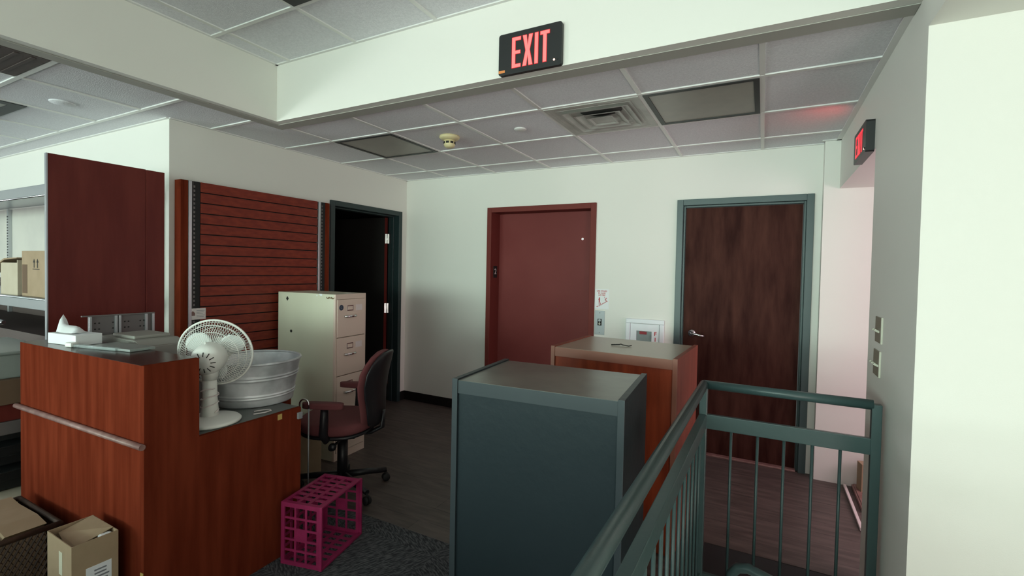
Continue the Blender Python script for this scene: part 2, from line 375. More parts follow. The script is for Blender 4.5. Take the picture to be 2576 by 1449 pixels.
# --- doorway in the left wall
d = B(); x0, x1 = XL - .14, XL + .02
d.box(x0, x1, 3.16, 3.21, 0, 2.153).box(x0, x1, 4.108, 4.158, 0, 2.153).box(x0, x1, 3.21, 4.108, 2.103, 2.153)
d.box(x0, XL - .055, 3.21, 3.222, 0, 2.103).box(x0 + .045, XL - .055, 4.096, 4.108, 0, 2.103).box(x0, XL - .055, 3.222, 4.096, 2.091, 2.103)
fr = d.build('door_3', 'teal_dk', kind='structure', bevel=.0025)
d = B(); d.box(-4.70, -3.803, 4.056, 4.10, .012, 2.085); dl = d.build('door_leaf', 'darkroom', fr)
d = B(); d.box(-3.8032, -3.8020, 4.056, 4.10, .012, 2.085); d.build('door_edge', 'mahog', dl)
for z in (1.85, 1.06, .25):
    d = B(); d.box(-3.803, -3.799, 4.060, 4.10, z - .055, z + .055).box(-3.80, -3.755, 4.092, 4.096, z - .055, z + .055)
    d.cyl((-3.797, 4.098, z - .057), (-3.797, 4.098, z + .057), .007, 10); d.build('hinge', 'chrome', dl)

# ================================================================== CEILING THINGS
def troffer(label, x0, x1, y0, y1, z, framew=.028, g='recessed light panels'):
    t = thing('ceiling_light', label, 'ceiling light', ((x0 + x1) / 2, (y0 + y1) / 2, z), 0, g)
    a, b_ = (x1 - x0) / 2 - .012, (y1 - y0) / 2 - .012
    f = B(); f.box(-a, a, -b_, -b_ + framew, -.004, .004).box(-a, a, b_ - framew, b_, -.004, .004).box(-a, -a + framew, -b_ + framew, b_ - framew, -.004, .004).box(a - framew, a, -b_ + framew, b_ - framew, -.004, .004)
    f.build('frame', 'black', t)
    f = B(); f.box(-a + framew, a - framew, -b_ + framew, b_ - framew, .0, .004); f.build('diffuser', 'diffuser', t)
    return t
troffer('unlit square light panel in the ceiling, between smoke detector and left wall', GX[0], GX[1], GY[2], GY[1], ZC)
troffer('unlit light panel in black frame, right of the square air vent', GX[4], GX[5], GY[2], GY[1], ZC)
t = troffer('dark light panel corner at the top edge above the beige bulkhead', -2.258, -1.648, 1.706 - .61, 1.706, ZU, .05)
t = troffer('dark light panel at the far left edge above the shelving', -4.85, -4.24, .63, 1.27, ZC, .07)
t = thing('ceiling_grille', 'dark brown return grille at top left beside the bulkhead', 'vent', (-3.39, .73, ZC))
d = B(); d.box(-.225, .225, -.29, .29, -.003, .005, .001); d.build('frame', 'brownb', t)
for k in range(9):
    d = B(); d.box(-.2, .2, -.25 + k * .06, -.235 + k * .06, -.006, -.003); d.build('slat', 'brownb', t)
# air diffuser
cx, cy = (GX[3] + GX[4]) / 2, (GY[1] + GY[2]) / 2
t = thing('air_diffuser', 'square white four-way air vent with nested cones and a dark gap', 'vent', (cx, cy, ZC))
def ring(b, r0, z0, r1, z1, th=.004):
    # frustum ring of square outline, from half-size r0 at z0 to r1 at z1
    o = [(-1, -1), (1, -1), (1, 1), (-1, 1)]
    V = [(sx * r0, sy * r0, z0) for sx, sy in o] + [(sx * r1, sy * r1, z1) for sx, sy in o]
    V += [(sx * (r0 - .012), sy * (r0 - .012), z0) for sx, sy in o] + [(sx * (r1 - .004), sy * (r1 - .004), z1) for sx, sy in o]
    F = []
    for i in range(4):
        j = (i + 1) % 4
        F += [(i, j, 4 + j, 4 + i), (8 + i, 8 + j, 12 + j, 12 + i), (i, j, 8 + j, 8 + i), (4 + i, 4 + j, 12 + j, 12 + i)]
    b._faces(V, F); bmesh.ops.recalc_face_normals(b.bm, faces=list(b.bm.faces))
d = B(); d.box(-.293, .293, -.293, .293, .001, .005); pl = d.build('plenum', 'vent', t)
d = B(); d.lathe([(0, 0), (.12, 0), (.12, -.0006), (0, -.0006)], (.03, -.14, .001), 24, Matrix.Diagonal((1.1, .8, 1, 1))); d.build('duct_mouth', 'duct', pl)
d = B(); d.box(-.293, .293, -.293, -.268, -.004, .001).box(-.293, .293, .268, .293, -.004, .001).box(-.293, -.268, -.268, .268, -.004, .001).box(.268, .293, -.268, .268, -.004, .001)
d.build('frame', 'vent', t)
for r0, r1, z0 in ((.268, .235, -.003), (.215, .165, -.013), (.148, .105, -.018), (.085, .045, -.02)):
    d = B(); ring(d, r0, z0, r1, z0 + (.0045 if r0 > .25 else .016)); d.build('cone', 'vent', t)
d = B(); d.box(-.062, .062, -.062, .062, -.014, -.010); d.build('centre_plate', 'vent', t)
for (a, b_) in (((-.268, .10), (-.10, .26)), ((.12, .15), (.262, .262))):
    d = B(); d.box(a[0], b_[0], a[1], b_[1], -.0012, .0008); d.build('baffle', 'vent', t)
for s, (ax, ay, bx_, by_) in enumerate(((-.235, -.235, .235, -.165), (-.235, -.165, -.165, .235), (.165, -.165, .235, .235))):
    d = B(); d.box(ax, bx_, ay, by_, -.002, .0008); d.build('vane', 'vent', t)
# smoke detector
t = thing('smoke_detector', 'yellowed smoke detector hanging from the ceiling tiles', 'smoke detector', (-2.13, 2.949, ZC + .006))
d = B(); d.lathe([(0, 0), (.075, 0), (.078, -.012), (.066, -.024), (.05, -.032), (0, -.032)]); d.build('base', 'det', t)
d = B(); d.lathe([(0, -.032), (.043, -.032), (.043, -.066), (.036, -.080), (.024, -.088), (0, -.088)]); bd = d.build('sensor_head', 'det', t)
for k in range(8):
    a = k * PI / 4 + .25
    d = B(); d.obox((.0425 * math.cos(a), .0425 * math.sin(a), -.052), (.004, .022, .015), (0, 0, a)); d.build('sensor_slot', 'ink', bd)
d = B(); d.lathe([(0, 0), (.04, 0), (.044, -.004), (.04, -.009), (0, -.011)])
d.build('sprinkler_cover', 'tbar', None, (-1.552, 2.993, ZC + .006), label='round white flush cover on a ceiling tile beside the air vent', cat='ceiling cover')
d = B(); d.lathe([(0, 0), (.06, 0), (.064, -.003), (.06, -.008), (0, -.009)])
d.build('sprinkler_cover', 'tile', None, (-3.95, 1.33, ZC + .006), label='round flush cover on the ceiling tile at upper left, near the bulkhead', cat='ceiling cover')

# ================================================================== EXIT SIGNS
def exit_letters(h):
    w = h * .29; s = h * .105; polys = []; x = 0; g = h * .075
    E = [[(0, 0), (w, 0), (w, s * 1.0), (s, s * 1.0), (s, h * .45), (w * .95, h * .45), (w * .95, h * .55), (s, h * .55), (s, h - s), (w, h - s), (w, h), (0, h)]]
    X = [[(0, h), (s * 1.15, h), (w * .56, h * .64), (w * 1.12 - s * 1.15, h), (w * 1.12, h), (w * .78, h * .5), (w * 1.12, 0), (w * 1.12 - s * 1.15, 0), (w * .56, h * .36), (s * 1.15, 0), (0, 0), (w * .34, h * .5)]]
    I = [[(0, 0), (s, 0), (s, h), (0, h)]]
    T = [[(w / 2 - s / 2, 0), (w / 2 + s / 2, 0), (w / 2 + s / 2, h - s), (w, h - s), (w, h), (0, h), (0, h - s), (w / 2 - s / 2, h - s)]]
    out = []
    for L, ww in ((E, w), (X, w * 1.12), (I, s), (T, w)):
        out.append([[(px + x, py) for px, py in p] for p in L]); x += ww + g
    return out, x - g
def offset_poly(p, d):
    n = len(p); r = []
    area2 = sum(p[i][0] * p[(i + 1) % n][1] - p[(i + 1) % n][0] * p[i][1] for i in range(n)); sg = 1 if area2 > 0 else -1
    for i in range(n):
        a, b_, c_ = Vector(p[i - 1]), Vector(p[i]), Vector(p[(i + 1) % n])
        e1 = (b_ - a).normalized(); e2 = (c_ - b_).normalized()
        n1 = Vector((e1.y, -e1.x)) * sg; n2 = Vector((e2.y, -e2.x)) * sg
        m = (n1 + n2); q = max(m.length_squared / 2, .3); r.append(tuple(b_ + m * d / q))
    return r
def exit_sign(label, loc, rz, red, hx, hy, thick, letter_h, sticker=True, lx=-.01):
    t = thing('exit_sign', label, 'exit sign', loc, rz, 'lit exit signs')
    pts = []
    rr = .012
    for (sx, sy, a0) in ((1, 1, 0), (-1, 1, 90), (-1, -1, 180), (1, -1, 270)):
        for k in range(4):
            a = math.radians(a0 + k * 30); pts.append((sx * (hx - rr) + rr * math.cos(a), sy * (hy - rr) + rr * math.sin(a)))
    d = B(); d.prism(pts, -thick, 0, 'xz'); d.build('housing', 'black', t)
    L, wd = exit_letters(letter_h)
    sc = (hx * 1.18) / wd
    x0 = -hx * .60 + lx
    for p in L:
        q = [(x0 + a * sc, -letter_h / 2 + b_) for a, b_ in p[0]]
        d = B(); d.prism(q, -thick - .0016, -thick, 'xz'); lt = d.build('letter', red, t)
        d = B(); d.prism(offset_poly(q, .0025), -thick - .0006, -thick, 'xz'); d.build('letter_glow', 'halo', lt)
    d = B(); d.cyl((hx * .78, -thick, -hy * .72), (hx * .78, -thick - .002, -hy * .72), .005, 12); d.build('pilot_lamp', 'led', t)
    d = B(); d.cyl((hx * .88, -thick, -hy * .72), (hx * .88, -thick - .003, -hy * .72), .0045, 12); d.build('test_button', 'rubber', t)
    if sticker:
        d = B(); d.box(-hx + .001, -hx + .037, -thick - .0008, -thick, -hy + .012, -hy + .025); d.build('sticker', 'orange', t)
    return t
exit_sign('black exit sign with glowing red letters on the pale bulkhead', (-1.061, 2.147, 2.620), 0, 'exitred', .1735, .1035, .022, .150, lx=.008)
exit_sign('black exit sign seen edge-on above the passage opening at right', (XG, 3.12, 2.240), -PI / 2, 'exitred2', .175, .082, .038, .115, False)
l = bpy.data.lights.new('exit_sign_lamp', 'SPOT'); l.energy = 1.3; l.color = (1, .05, .06); l.spot_size = math.radians(95); l.spot_blend = 1; l.shadow_soft_size = .02
o = bpy.data.objects.new('exit_sign_lamp', l); COL.objects.link(o); o.location = (XG - .05, 3.31, 2.30); o.rotation_euler = Vector((-.17, .16, .18)).to_track_quat('-Z', 'Y').to_euler()

# ================================================================== THINGS ON THE BACK WALL
t = thing('stair_sign', 'white sign reading use stairs in case of fire, right of the maroon door', 'sign', (-1.316, YB, 1.27))
d = B(); d.box(-.067, .067, -.003, 0, -.092, .092, .0015); d.build('plate', 'paper', t)
for k, s in enumerate(('USE STAIRS', 'IN CASE', 'OF FIRE')):
    d = B(); put_text(d, s, .0195, '-y', (0, -.0036, .074 - k * .019), bold=.0003, depth=.0004); d.build('lettering', 'red', t)
d = B()
st = [(-.05, -.078)]
x, z = -.050, -.074
for k in range(6):
    d.box(x, x + .016, -.0042, -.003, z, z + .0035); d.box(x + .0135, x + .017, -.0042, -.003, z, z + .0115); x += .0145; z += .0085
d.box(x, x + .016, -.0042, -.003, z, z + .0035); d.build('stair_symbol', 'red', t)
d = B(); d.cyl((-.022, -.003, .011), (-.022, -.0042, .011), .005, 12)
d.obox((-.022, -.0036, -.009), (.010, .0012, .030), (0, .05, 0)).obox((-.025, -.0036, -.036), (.0045, .0012, .036), (0, -.05, 0)).obox((-.015, -.0036, -.034), (.0045, .0012, .034), (0, -.35, 0)).obox((-.028, -.0036, .0), (.003, .0012, .022), (0, .35, 0))
d.build('walking_figure_symbol', 'red', t)
d = B(); d.obox((.040, -.0036, .002), (.005, .0012, .03), (0, .55, 0)).obox((.042, -.0036, -.012), (.005, .0012, .03), (0, -.9, 0)).obox((.030, -.0036, .012), (.003, .0012, .022), (0, -.7, 0)); d.build('flame_symbol', 'red', t)
t = thing('lift_call_panel', 'brushed steel lift call plate with a down arrow below the stair sign', 'call button', (-1.331, YB, 1.050))
d = B(); d.box(-.047, .047, -.004, 0, -.112, .112, .002); d.build('plate', 'steel', t)
d = B(); d.box(-.019, .019, -.008, -.004, -.026, .036, .001); bt = d.build('button', 'ink', t)
d = B(); d.cyl((0, -.008, .022), (0, -.010, .022), .012, 16); d.build('button_lens', 'steel', bt)
d = B(); d.prism([(-.004, .004), (.004, .004), (.004, -.008), (.012, -.008), (0, -.022), (-.012, -.008), (-.004, -.008)], -.0095, -.008, 'xz'); d.build('down_arrow', 'ivory', bt)
for s in (-1, 1):
    d = B(); d.cyl((0, -.004, s * .092), (0, -.0055, s * .092), .0045, 10); d.build('screw', 'greyd', t)
t = thing('fire_extinguisher_cabinet', 'white wall cabinet with red FIRE lettering left of the wooden door', 'fire cabinet', (-.915, YB, .80))
hx, hz = .168, .31
d = B(); fw = .04
d.box(-hx, hx, -.022, 0, hz - fw, hz, .006).box(-hx, hx, -.022, 0, -hz, -hz + fw, .006).box(-hx, -hx + fw, -.022, 0, -hz + fw, hz - fw, .006).box(hx - fw, hx, -.022, 0, -hz + fw, hz - fw, .006); d.build('trim_frame', 'white', t)
d = B(); a = hx - fw - .003; wz = .205; wx0, wx1 = -.072, .062
d.box(-a, wx0, -.015, -.004, -hz + fw + .003, hz - fw - .003).box(wx1, a, -.015, -.004, -hz + fw + .003, hz - fw - .003).box(wx0, wx1, -.015, -.004, wz, hz - fw - .003).box(wx0, wx1, -.015, -.004, -hz + fw + .003, -wz)
dr = d.build('door', 'white', t)
d = B(); d.box(wx0, wx1, -.009, -.007, -wz, wz); d.build('window_pane', 'glass', dr)
d = B(); d.box(wx0 - .01, wx1 + .01, -.004, -.001, -wz, wz); d.build('cabinet_back', 'ptint', t)
d = B(); d.box(-.045, .018, -.0115, -.009, wz - .03, wz - .005); d.build('tag', 'redtag', dr)
for k, s in enumerate('FIRE'):
    d = B(); put_text(d, s, .048, '-y', (.094, -.0156, wz - .02 - k * .05), bold=.0012, depth=.0006); d.build('letter', 'red', dr)
# switches on grey wall
def switch_plate(label, y, z, n):
    t = thing('light_switch', label, 'light switch', (XG, y, z), 0, 'switch plates on the grey wall')
    d = B(); d.box(-.006, 0, -.062, .062, -.058, .058, .0018); d.build('plate', 'beige', t)
    d = B(); d.box(-.007, .0, -.068, -.060, -.059, .059, .001); d.build('plate_edge', 'ivory', t)
    for k in range(n):
        yy = (k - (n - 1) / 2) * .046
        d = B(); d.obox((-.014, yy, -.004), (.022, .011, .010), (0, .5, 0), .002); d.build('toggle', 'ivory', t)
switch_plate('beige two-toggle switch plate on the grey wall, upper of two', 2.672, 1.285, 2)
switch_plate('beige three-toggle switch plate on the grey wall, lower of two', 2.688, 1.132, 3)
d = B(); d.box(.560, .578, 3.45, 4.13, .001, .02, .003); d.build('floor_trim_strip', 'note', None, label='pale strip lying on the floor of the right passage', cat='trim strip')
d = B(); d.box(.612, .66, 3.72, 4.14, .001, .025, .003).box(.622, .65, 3.72, 4.14, .025, .03, .003); d.build('floor_trim_board', 'edge', None, label='second, wider pale board on passage floor beside the wall', cat='trim board')
d = B(); d.obox((.70, 4.06, .11), (.12, .08, .22), (0, 0, .2), .002); d.build('carton', 'card', None, label='brown cardboard carton on the passage floor at far right', cat='box')

# ================================================================== RAILING
t = thing('stair_railing', 'teal-grey metal guard railing around the stairwell opening', 'railing', (0, 0, 0))
zr = 1.0 - .019
PC = Vector((-.240, 2.48, 0)); PE = Vector((.444, 2.48, 0)); PS = Vector((-.292, -1.2, 0))
dirL = (PS - PC).normalized(); ang = math.atan2(dirL.y, dirL.x)
d = B(); d.tube([(PE.x - .012, PE.y, zr), (PC.x, PC.y, zr)], .0215, 16); d.build('handrail', 'rail', t)
d = B(); d.tube([(PC.x, PC.y, zr), (PS.x, PS.y, zr)], .0215, 16); d.build('handrail', 'rail', t)
for P, nm in ((PC, 0), (PE, 0), (PC + dirL * 1.75, 1), (PS, 1)):
    d = B(); d.obox((P.x, P.y, .485), (.036, .036, .97 if nm else 1.0), (0, 0, ang), .003); d.build('post', 'rail', t)
d = B(); d.box(PC.x, PE.x, 2.468, 2.492, .768, .838, .003); d.build('top_bar', 'rail', t)
mid = (PC + PS) / 2; L = (PC - PS).length
d = B(); d.obox((mid.x, mid.y, .803), (L, .034, .070), (0, 0, ang), .003); d.build('top_bar', 'rail', t)
d = B(); d.box(PC.x, PE.x, 2.47, 2.49, .02, .05, .003); d.build('bottom_bar', 'rail', t)
d = B(); d.obox((mid.x, mid.y, .035), (L, .02, .03), (0, 0, ang), .003); d.build('bottom_bar', 'rail', t)
for x in (-.113, .000, .108, .218, .322):
    d = B(); d.cyl((x, 2.48, .05), (x, 2.48, .768), .0065, 8); d.build('baluster', 'rail', t)
k = .11
while k < L - .05:
    p = PC + dirL * k; d = B(); d.cyl((p.x, p.y, .05), (p.x, p.y, .768), .0065, 8); d.build('baluster', 'rail', t); k += .11
d = B()
pth = [(-.10, 2.30, .02), (-.095, 2.30, .14), (-.085, 2.30, .19), (-.06, 2.30, .222), (-.02, 2.295, .235), (.10, 2.27, .215), (.30, 2.23, .10), (.43, 2.2, .0)]
d.tube(pth, .022, 14); d.build('stair_handrail', 'rail', None, label='lower teal-grey handrail end rising from the stairwell at bottom edge', cat='handrail')

# ================================================================== CABINETS BY THE RAILING
def cabinet(name, label, A, Bc, depth, h, mats, side_up=.006):
    A = Vector(A); Bc = Vector(Bc); ex = (Bc - A); wd = ex.length; rz = math.atan2(ex.y, ex.x)
    t = thing(name, label, 'cabinet', (A.x, A.y, 0), rz)
    mb, me, mt_ = mats
    for x0, nm in ((0, 'side_panel'), (wd - .024, 'side_panel')):
        d = B(); d.box(x0, x0 + .024, 0, depth, 0, h + side_up, .0015); d.build(nm, 'cabside' if mb == 'cab' else mb, t)
        d = B(); d.box(x0 + (-.0005), x0 + .0245, -.004, 0, 0, h + side_up, .001); d.build('side_edge_band', me, t)
    d = B(); d.box(.024, wd - .024, .003, depth - .01, h - .03, h, .001); d.build('top_panel', mt_, t)
    d = B(); d.box(.024, wd - .024, .008, .026, .0, h - .03, .001); d.build('front_panel', mb, t)
    d = B(); d.box(.024, wd - .024, .001, .008, h - .055, h - .001, .001); d.build('top_rail', me, t)
    d = B(); d.box(.024, wd - .024, depth - .03, depth - .012, 0, h - .03); d.build('back_panel', mb, t)
    return t, wd
M['cabside'] = mat('cherry_cabinet_side', (.20, .055, .035), .5, spec=.2, col2=(.26, .07, .045), scale=3, stretch=(6, 6, .7))
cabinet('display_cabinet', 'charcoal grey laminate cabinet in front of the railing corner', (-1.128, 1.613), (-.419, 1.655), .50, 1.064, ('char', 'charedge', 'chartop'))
t, wd = cabinet('display_cabinet', 'cherry wood cabinet behind the charcoal cabinet, near the wooden door', (-1.126, 2.639), (-.385, 2.60), .60, 1.064, ('cab', 'cabedge', 'cabtop'))
for o in list(t.children):
    pass
d = B(); d.tube([(0, 0, .0), (.05, .003, .004), (.06, .004, .008), (.07, .003, .004), (.11, 0, .0), (.125, .01, .004)], .003, 8)
d.build('cam_lever', 'ink', None, (-.83, 2.90, 1.068), rz=.03, label='thin black metal latch lying on top of the cherry cabinet', cat='latch')

# ================================================================== LEFT WALL THINGS
# slatwall panel
y0, y1, zt = 1.845, 3.075, 2.105; x0, x1 = XL + .001, XL + .077
t = thing('slatwall_panel', 'cherry slatwall panel with horizontal grooves left of the open doorway', 'slatwall', (0, 0, 0))
d = B(); d.box(x0, x1 - .02, y0, y1, .02, zt); d.build('backing', 'rubber', t)
d = B()
z = zt
sl = [2.032 - .0745 * k for k in range(27)]
top = zt
for zl in sl:
    if zl < .1: break
    d.box(x1 - .02, x1, y0 + .115, y1 - .115, zl + .004, top, .0008); top = zl - .004
d.box(x1 - .02, x1, y0 + .115, y1 - .115, .02, top); d.build('slat_boards', 'cherry_h', t)
d = B(); d.box(x0, x1, y0 - .018, y0, .0, zt, .001); d.build('side_board', 'cherry', t)
d = B(); d.box(x0, x1, y1, y1 + .018, .0, zt, .001); d.build('side_board', 'cherry', t)
d = B(); d.box(x1 - .02, x1 - .001, y0, y0 + .03, 0.02, zt); d.build('edge_strip', 'cherry', t)
d = B(); d.box(x1 - .02, x1 - .001, y1 - .028, y1, 0.02, zt); d.build('edge_strip', 'cherry', t)
for ya in (y0 + .032, y1 - .105):
    d = B(); d.box(x1 - .022, x1 + .004, ya, ya + .022, .02, zt, .002); up = d.build('slotted_upright', 'slot', t)
    d = B()
    d.box(x1 - .022, x1 - .004, ya + .022, ya + .08, .02, zt); d.build('upright_channel', 'rubber', up)
    d = B()
    k = .05
    while k < zt - .03: d.box(x1 - .003, x1 + .001, ya + .034, ya + .044, k, k + .016); k += .03
    k = .05
    d.box(x1 - .004, x1 - .002, ya + .030, ya + .033, .02, zt).build('slot_column', 'greyd', up)
t = thing('wall_card', 'small white printed card on the slatwall, lower left', 'card', (x1 + .0007, 1.937, 1.163))
d = B(); d.box(0, .0012, -.058, .058, -.040, .040); d.build('card', 'note', t)
for k in range(5):
    d = B(); d.box(.0012, .0016, -.005, .05 - .006 * (k % 3), .022 - k * .011, .0245 - k * .011); d.build('print_line', 'inkgrey', t)
d = B(); d.prism([(-.045, -.012), (-.045, .008), (-.03, .022), (-.015, .008), (-.015, -.012)], .0012, .0016, 'yz'); d.build('house_emblem', 'edge', t)

# brown end panel
t = thing('end_panel', 'tall dark mahogany end panel standing at the corner of the white wall', 'panel', (-3.56, 0, 0))
d = B(); d.box(0, .022, 1.128, 1.60, 0, 2.122, .001); d.build('panel', 'mahog', t)
d = B(); d.box(0, .026, 1.602, 1.706, 0, 2.120, .002); d.build('side_board', 'mahog', t)
d = B(); d.box(-.001, .023, 1.122, 1.128, 0, 2.122); d.build('edge_band', 'shelfm', t)

# gondola shelving on the white wall
t = thing('wall_shelving', 'grey metal gondola shelving against the white wall at far left', 'shelving', (0, 0, 0))
xa, xb = -7.6, -3.73
d = B(); d.box(xa, xb, 1.765, 1.785, 1.35, 2.0); d.build('back_board', 'shelfb', t)
d = B(); d.box(xa, xb, 1.765, 1.785, .1, 1.35); d.build('back_board', 'brownb', t)
for x in (-6.35, -5.12, -3.76):
    d = B(); d.box(x - .02, x + .02, 1.74, 1.765, 0, 2.0, .002); u = d.build('upright', 'slot', t)
    d = B()
    k = 1.3
    while k < 1.95: d.box(x - .012, x - .006, 1.7385, 1.740, k, k + .012).box(x + .006, x + .012, 1.7385, 1.740, k, k + .012); k += .026
    d.build('slots', 'ink', u)
d = B(); d.box(xa, xb, 1.30, 1.325, 1.945, 2.018, .003).box(xa, xb, 1.325, 1.765, 2.008, 2.018); d.build('canopy', 'shelfm', t)
d = B(); d.tube([(xa, 1.30, 1.945), (xb, 1.30, 1.945)], .006, 8); d.build('canopy_lip', 'chrome', t)
for z, nm in ((1.272, 1), (1.03, 0), (.66, 0), (.16, 0)):
    d = B(); d.box(xa, xb, 1.30, 1.765, z - .02, z).box(xa, xb, 1.295, 1.31, z - .075, z + .002, .003); s = d.build('shelf', 'shelfm' if nm else 'brownb', t)
    if nm:
        d = B(); d.tube([(xa, 1.292, z - .004), (xb, 1.292, z - .004)], .007, 8); d.build('price_rail', 'slot', s)
# boxes on the shelf
t = thing('carton', 'brown cardboard carton with two up arrows on the top grey shelf', 'box', (-4.41, 1.50, 1.273))
d = B(); d.box(-.19, .19, -.17, .17, 0, .315, .003); d.build('body', 'card', t)
for xx in (.02, .075):
    d = B(); d.prism([(xx - .005, .20), (xx + .005, .20), (xx + .005, .235), (xx + .017, .235), (xx, .26), (xx - .017, .235), (xx - .005, .235)], -.1712, -.170, 'xz'); d.build('up_arrow', 'ink', t)
d = B(); d.box(-.005, .105, -.1712, -.170, .188, .192); d.build('arrow_underline', 'ink', t)
d = B(); d.box(-.178, -.095, -.1712, -.170, .02, .22); d.build('printed_panel', 'cardd', t)
t = thing('carton', 'open cardboard carton with drooping flap at the left edge on the shelf', 'box', (-4.80, 1.47, 1.273))
d = B(); d.box(-.15, .15, -.15, .15, 0, .23).box(.15, .16, -.15, .15, 0, .25); d.build('body', 'cardl', t)
d = B(); d.prism([(-.42, .16), (-.05, .262), (.18, .268), (.18, .262), (-.05, .250), (-.42, .150)], -.16, .0, 'xz'); d.build('flap', 'card', t)
d = B(); d.prism([(-.40, .18), (-.05, .30), (.14, .31), (.14, .305), (-.05, .29), (-.40, .172)], .04, .15, 'xz'); d.build('flap', 'card', t)
d = B()
for k in range(7): d.cyl((-5.3 + k * .05, 1.42, 1.274), (-5.3 + k * .05, 1.42, 1.40), .003, 6)
for z in (1.30, 1.35, 1.40): d.cyl((-5.32, 1.42, z), (-4.97, 1.42, z), .003, 6)
d.build('wire_basket', 'slot', None, label='small wire rack at the left edge on the top grey shelf', cat='rack')
# things lower down, left of the counter
d = B(); d.tube([(-5.3, 1.26, 1.09), (-4.72, 1.26, 1.085), (-4.68, 1.26, 1.085)], [.02, .02, .012], 12); d.build('metal_tube', 'chrome', None, label='shiny metal tube end at the left edge below the top shelf', cat='tube')
d = B(); d.box(-5.2, -4.62, 1.33, 1.6, .661, .93, .003); d.build('carton', 'cardl', None, label='pale carton on the second shelf, left of the counter', cat='box')
d = B(); d.box(-4.58, -4.0, 1.34, 1.6, .661, .90, .003); d.build('carton', 'inkgrey', None, label='grey printed carton on the second shelf behind the counter corner', cat='box')
# heap on a low rack
d = B(); d.box(-4.15, -3.43, .86, 1.12, 0, .26, .003); d.build('board_stack', 'cardl', None, label='light brown board stack on the floor left of the counter', cat='boards')
base = .262
t = thing('shelf_part_stack', 'heap of dark metal shelf parts stacked left of the counter', 'shelf parts', (-3.93, 1.0, .262))
for k in range(5):
    z = k * .07; a = (-.03, .04, -.02, .05, 0)[k]
    d = B(); d.obox((a, 0, z + .03), (.66, .24, .05), (0, 0, a), .004); s = d.build('metal_shelf', 'black', t)
    d = B(); d.obox((a, -.123, z + .052), (.66, .006, .008), (0, 0, a)); d.build('painted_highlight', 'tbar', s)  # pale strip standing in for the highlight on the metal edge
d = B(); d.box(-4.12, -3.46, .88, 1.12, .612, .68, .004); d.build('metal_shelf', 'greyd', None, label='grey metal shelf lying on top of the dark shelf parts', cat='shelf part')
d = B(); d.box(-4.10, -3.47, .89, 1.12, .681, .77, .004); d.build('dark_box', 'mahog', None, label='dark reddish box in the heap left of the counter', cat='box')
d = B(); d.box(-4.14, -3.45, .88, 1.12, .771, .90, .004); d.build('carton', 'cardd', None, label='dark brown carton near the top of the heap left of the counter', cat='box')
t = thing('storage_bin', 'frosted grey plastic bin on top of the heap left of the counter', 'bin', (-3.79, 1.0, .901))
d = B(); d.prism([(-.30, 0), (.30, 0), (.325, .13), (-.325, .13)], -.115, .115, 'xz', .006); d.build('tub', 'ptint', t)
d = B(); d.box(-.34, .34, -.13, .13, .13, .145, .004); d.build('lid', 'ptint', t)

# ================================================================== CHECKOUT COUNTER
CR = math.radians(1.4)
t = thing('checkout_counter', 'cherry laminate checkout counter with raised ledge and lower grey desk', 'counter', (-2.175, .978, 0), CR)
HT, HL = 1.11, .76
d = B(); d.box(-1.137, -.022, 0, .02, 0, HT - .0007); d.build('front_panel', 'cherry', t)
d = B(); d.prism([(0, 0), (.742, 0), (.742, HL), (.212, HL), (.212, HT), (0, HT)], -.022, 0, 'yz', .001); d.build('end_panel', 'cherry', t)
d = B(); d.prism([(.002, 0), (.742, 0), (.742, HL), (.212, HL), (.212, HT - .004), (.002, HT - .004)], -1.137, -1.117, 'yz', .001); d.build('end_panel', 'cherry', t)
d = B(); d.box(-1.136, -.0225, .0005, .212, HT - .0006, HT + .0002); d.build('ledge_top', 'ledge', t)
d = B(); d.box(-1.115, -.024, .192, .210, HL, HT - .005); d.build('inner_panel', 'cherry', t)
d = B(); d.box(-1.115, -.024, .213, .742, HL - .026, HL, .001).box(-1.115, -.30, .742, .93, HL - .026, HL, .001); d.build('desk_top', 'desk', t)
d = B(); d.box(-1.115, -1.09, .75, .92, 0, HL - .026).box(-.33, -.305, .75, .92, 0, HL - .026); d.build('desk_support', 'cherry', t)
d = B(); d.tube([(-1.165, -.008, .785), (.004, -.008, .785)], .0125, 12); d.build('moulding', 'edge', t)
d = B(); d.box(-.004, .0015, .60, .625, HL - .035, HL - .006, .001); d.build('edge_chip', 'yellow', t)
d = B(); d.box(-.02, .0, -.004, -.001, .18, .27, .001); d.build('corner_peg', 'yellow', t)
d = B(); d.box(.0, .012, .715, .742, .70, .735, .002); d.build('latch_plate', 'steel', t)
ZT = HT + .0012
t = thing('tissue_box', 'white tissue box with a tissue pulled out, on the counter ledge', 'tissue box', (-3.055, 1.075, ZT), .12)
d = B(); d.box(-.115, .115, -.055, .055, 0, .052, .002); d.build('box', 'paper', t)
d = B(); t2 = bmesh.new()
gx, gy = 9, 5; vv = {}
for i in range(gx):
    for j in range(gy):
        u = i / (gx - 1) - .5; v = j / (gy - 1) - .5
        zz = .052 + max(0, .048 * (1 - (2 * v) ** 2) * (1 - (u + .25) * 1.1)) + .006 * math.sin(9 * u + 5 * v)
        if i == 0: zz += .02 * (1 - abs(v) * 2)
        vv[i, j] = t2.verts.new((-.03 + u * .17, v * .06 + .01 * math.sin(8 * u), max(zz, .0525)))
for i in range(gx - 1):
    for j in range(gy - 1): t2.faces.new([vv[i, j], vv[i + 1, j], vv[i + 1, j + 1], vv[i, j + 1]])
for f_ in t2.faces: f_.smooth = True
d._merge(t2)
d.prism([(-.11, .052), (-.06, .052), (-.085, .10), (-.105, .115), (-.1, .1)], .0, .002, 'xz')
d.build('tissue', 'paper', t)
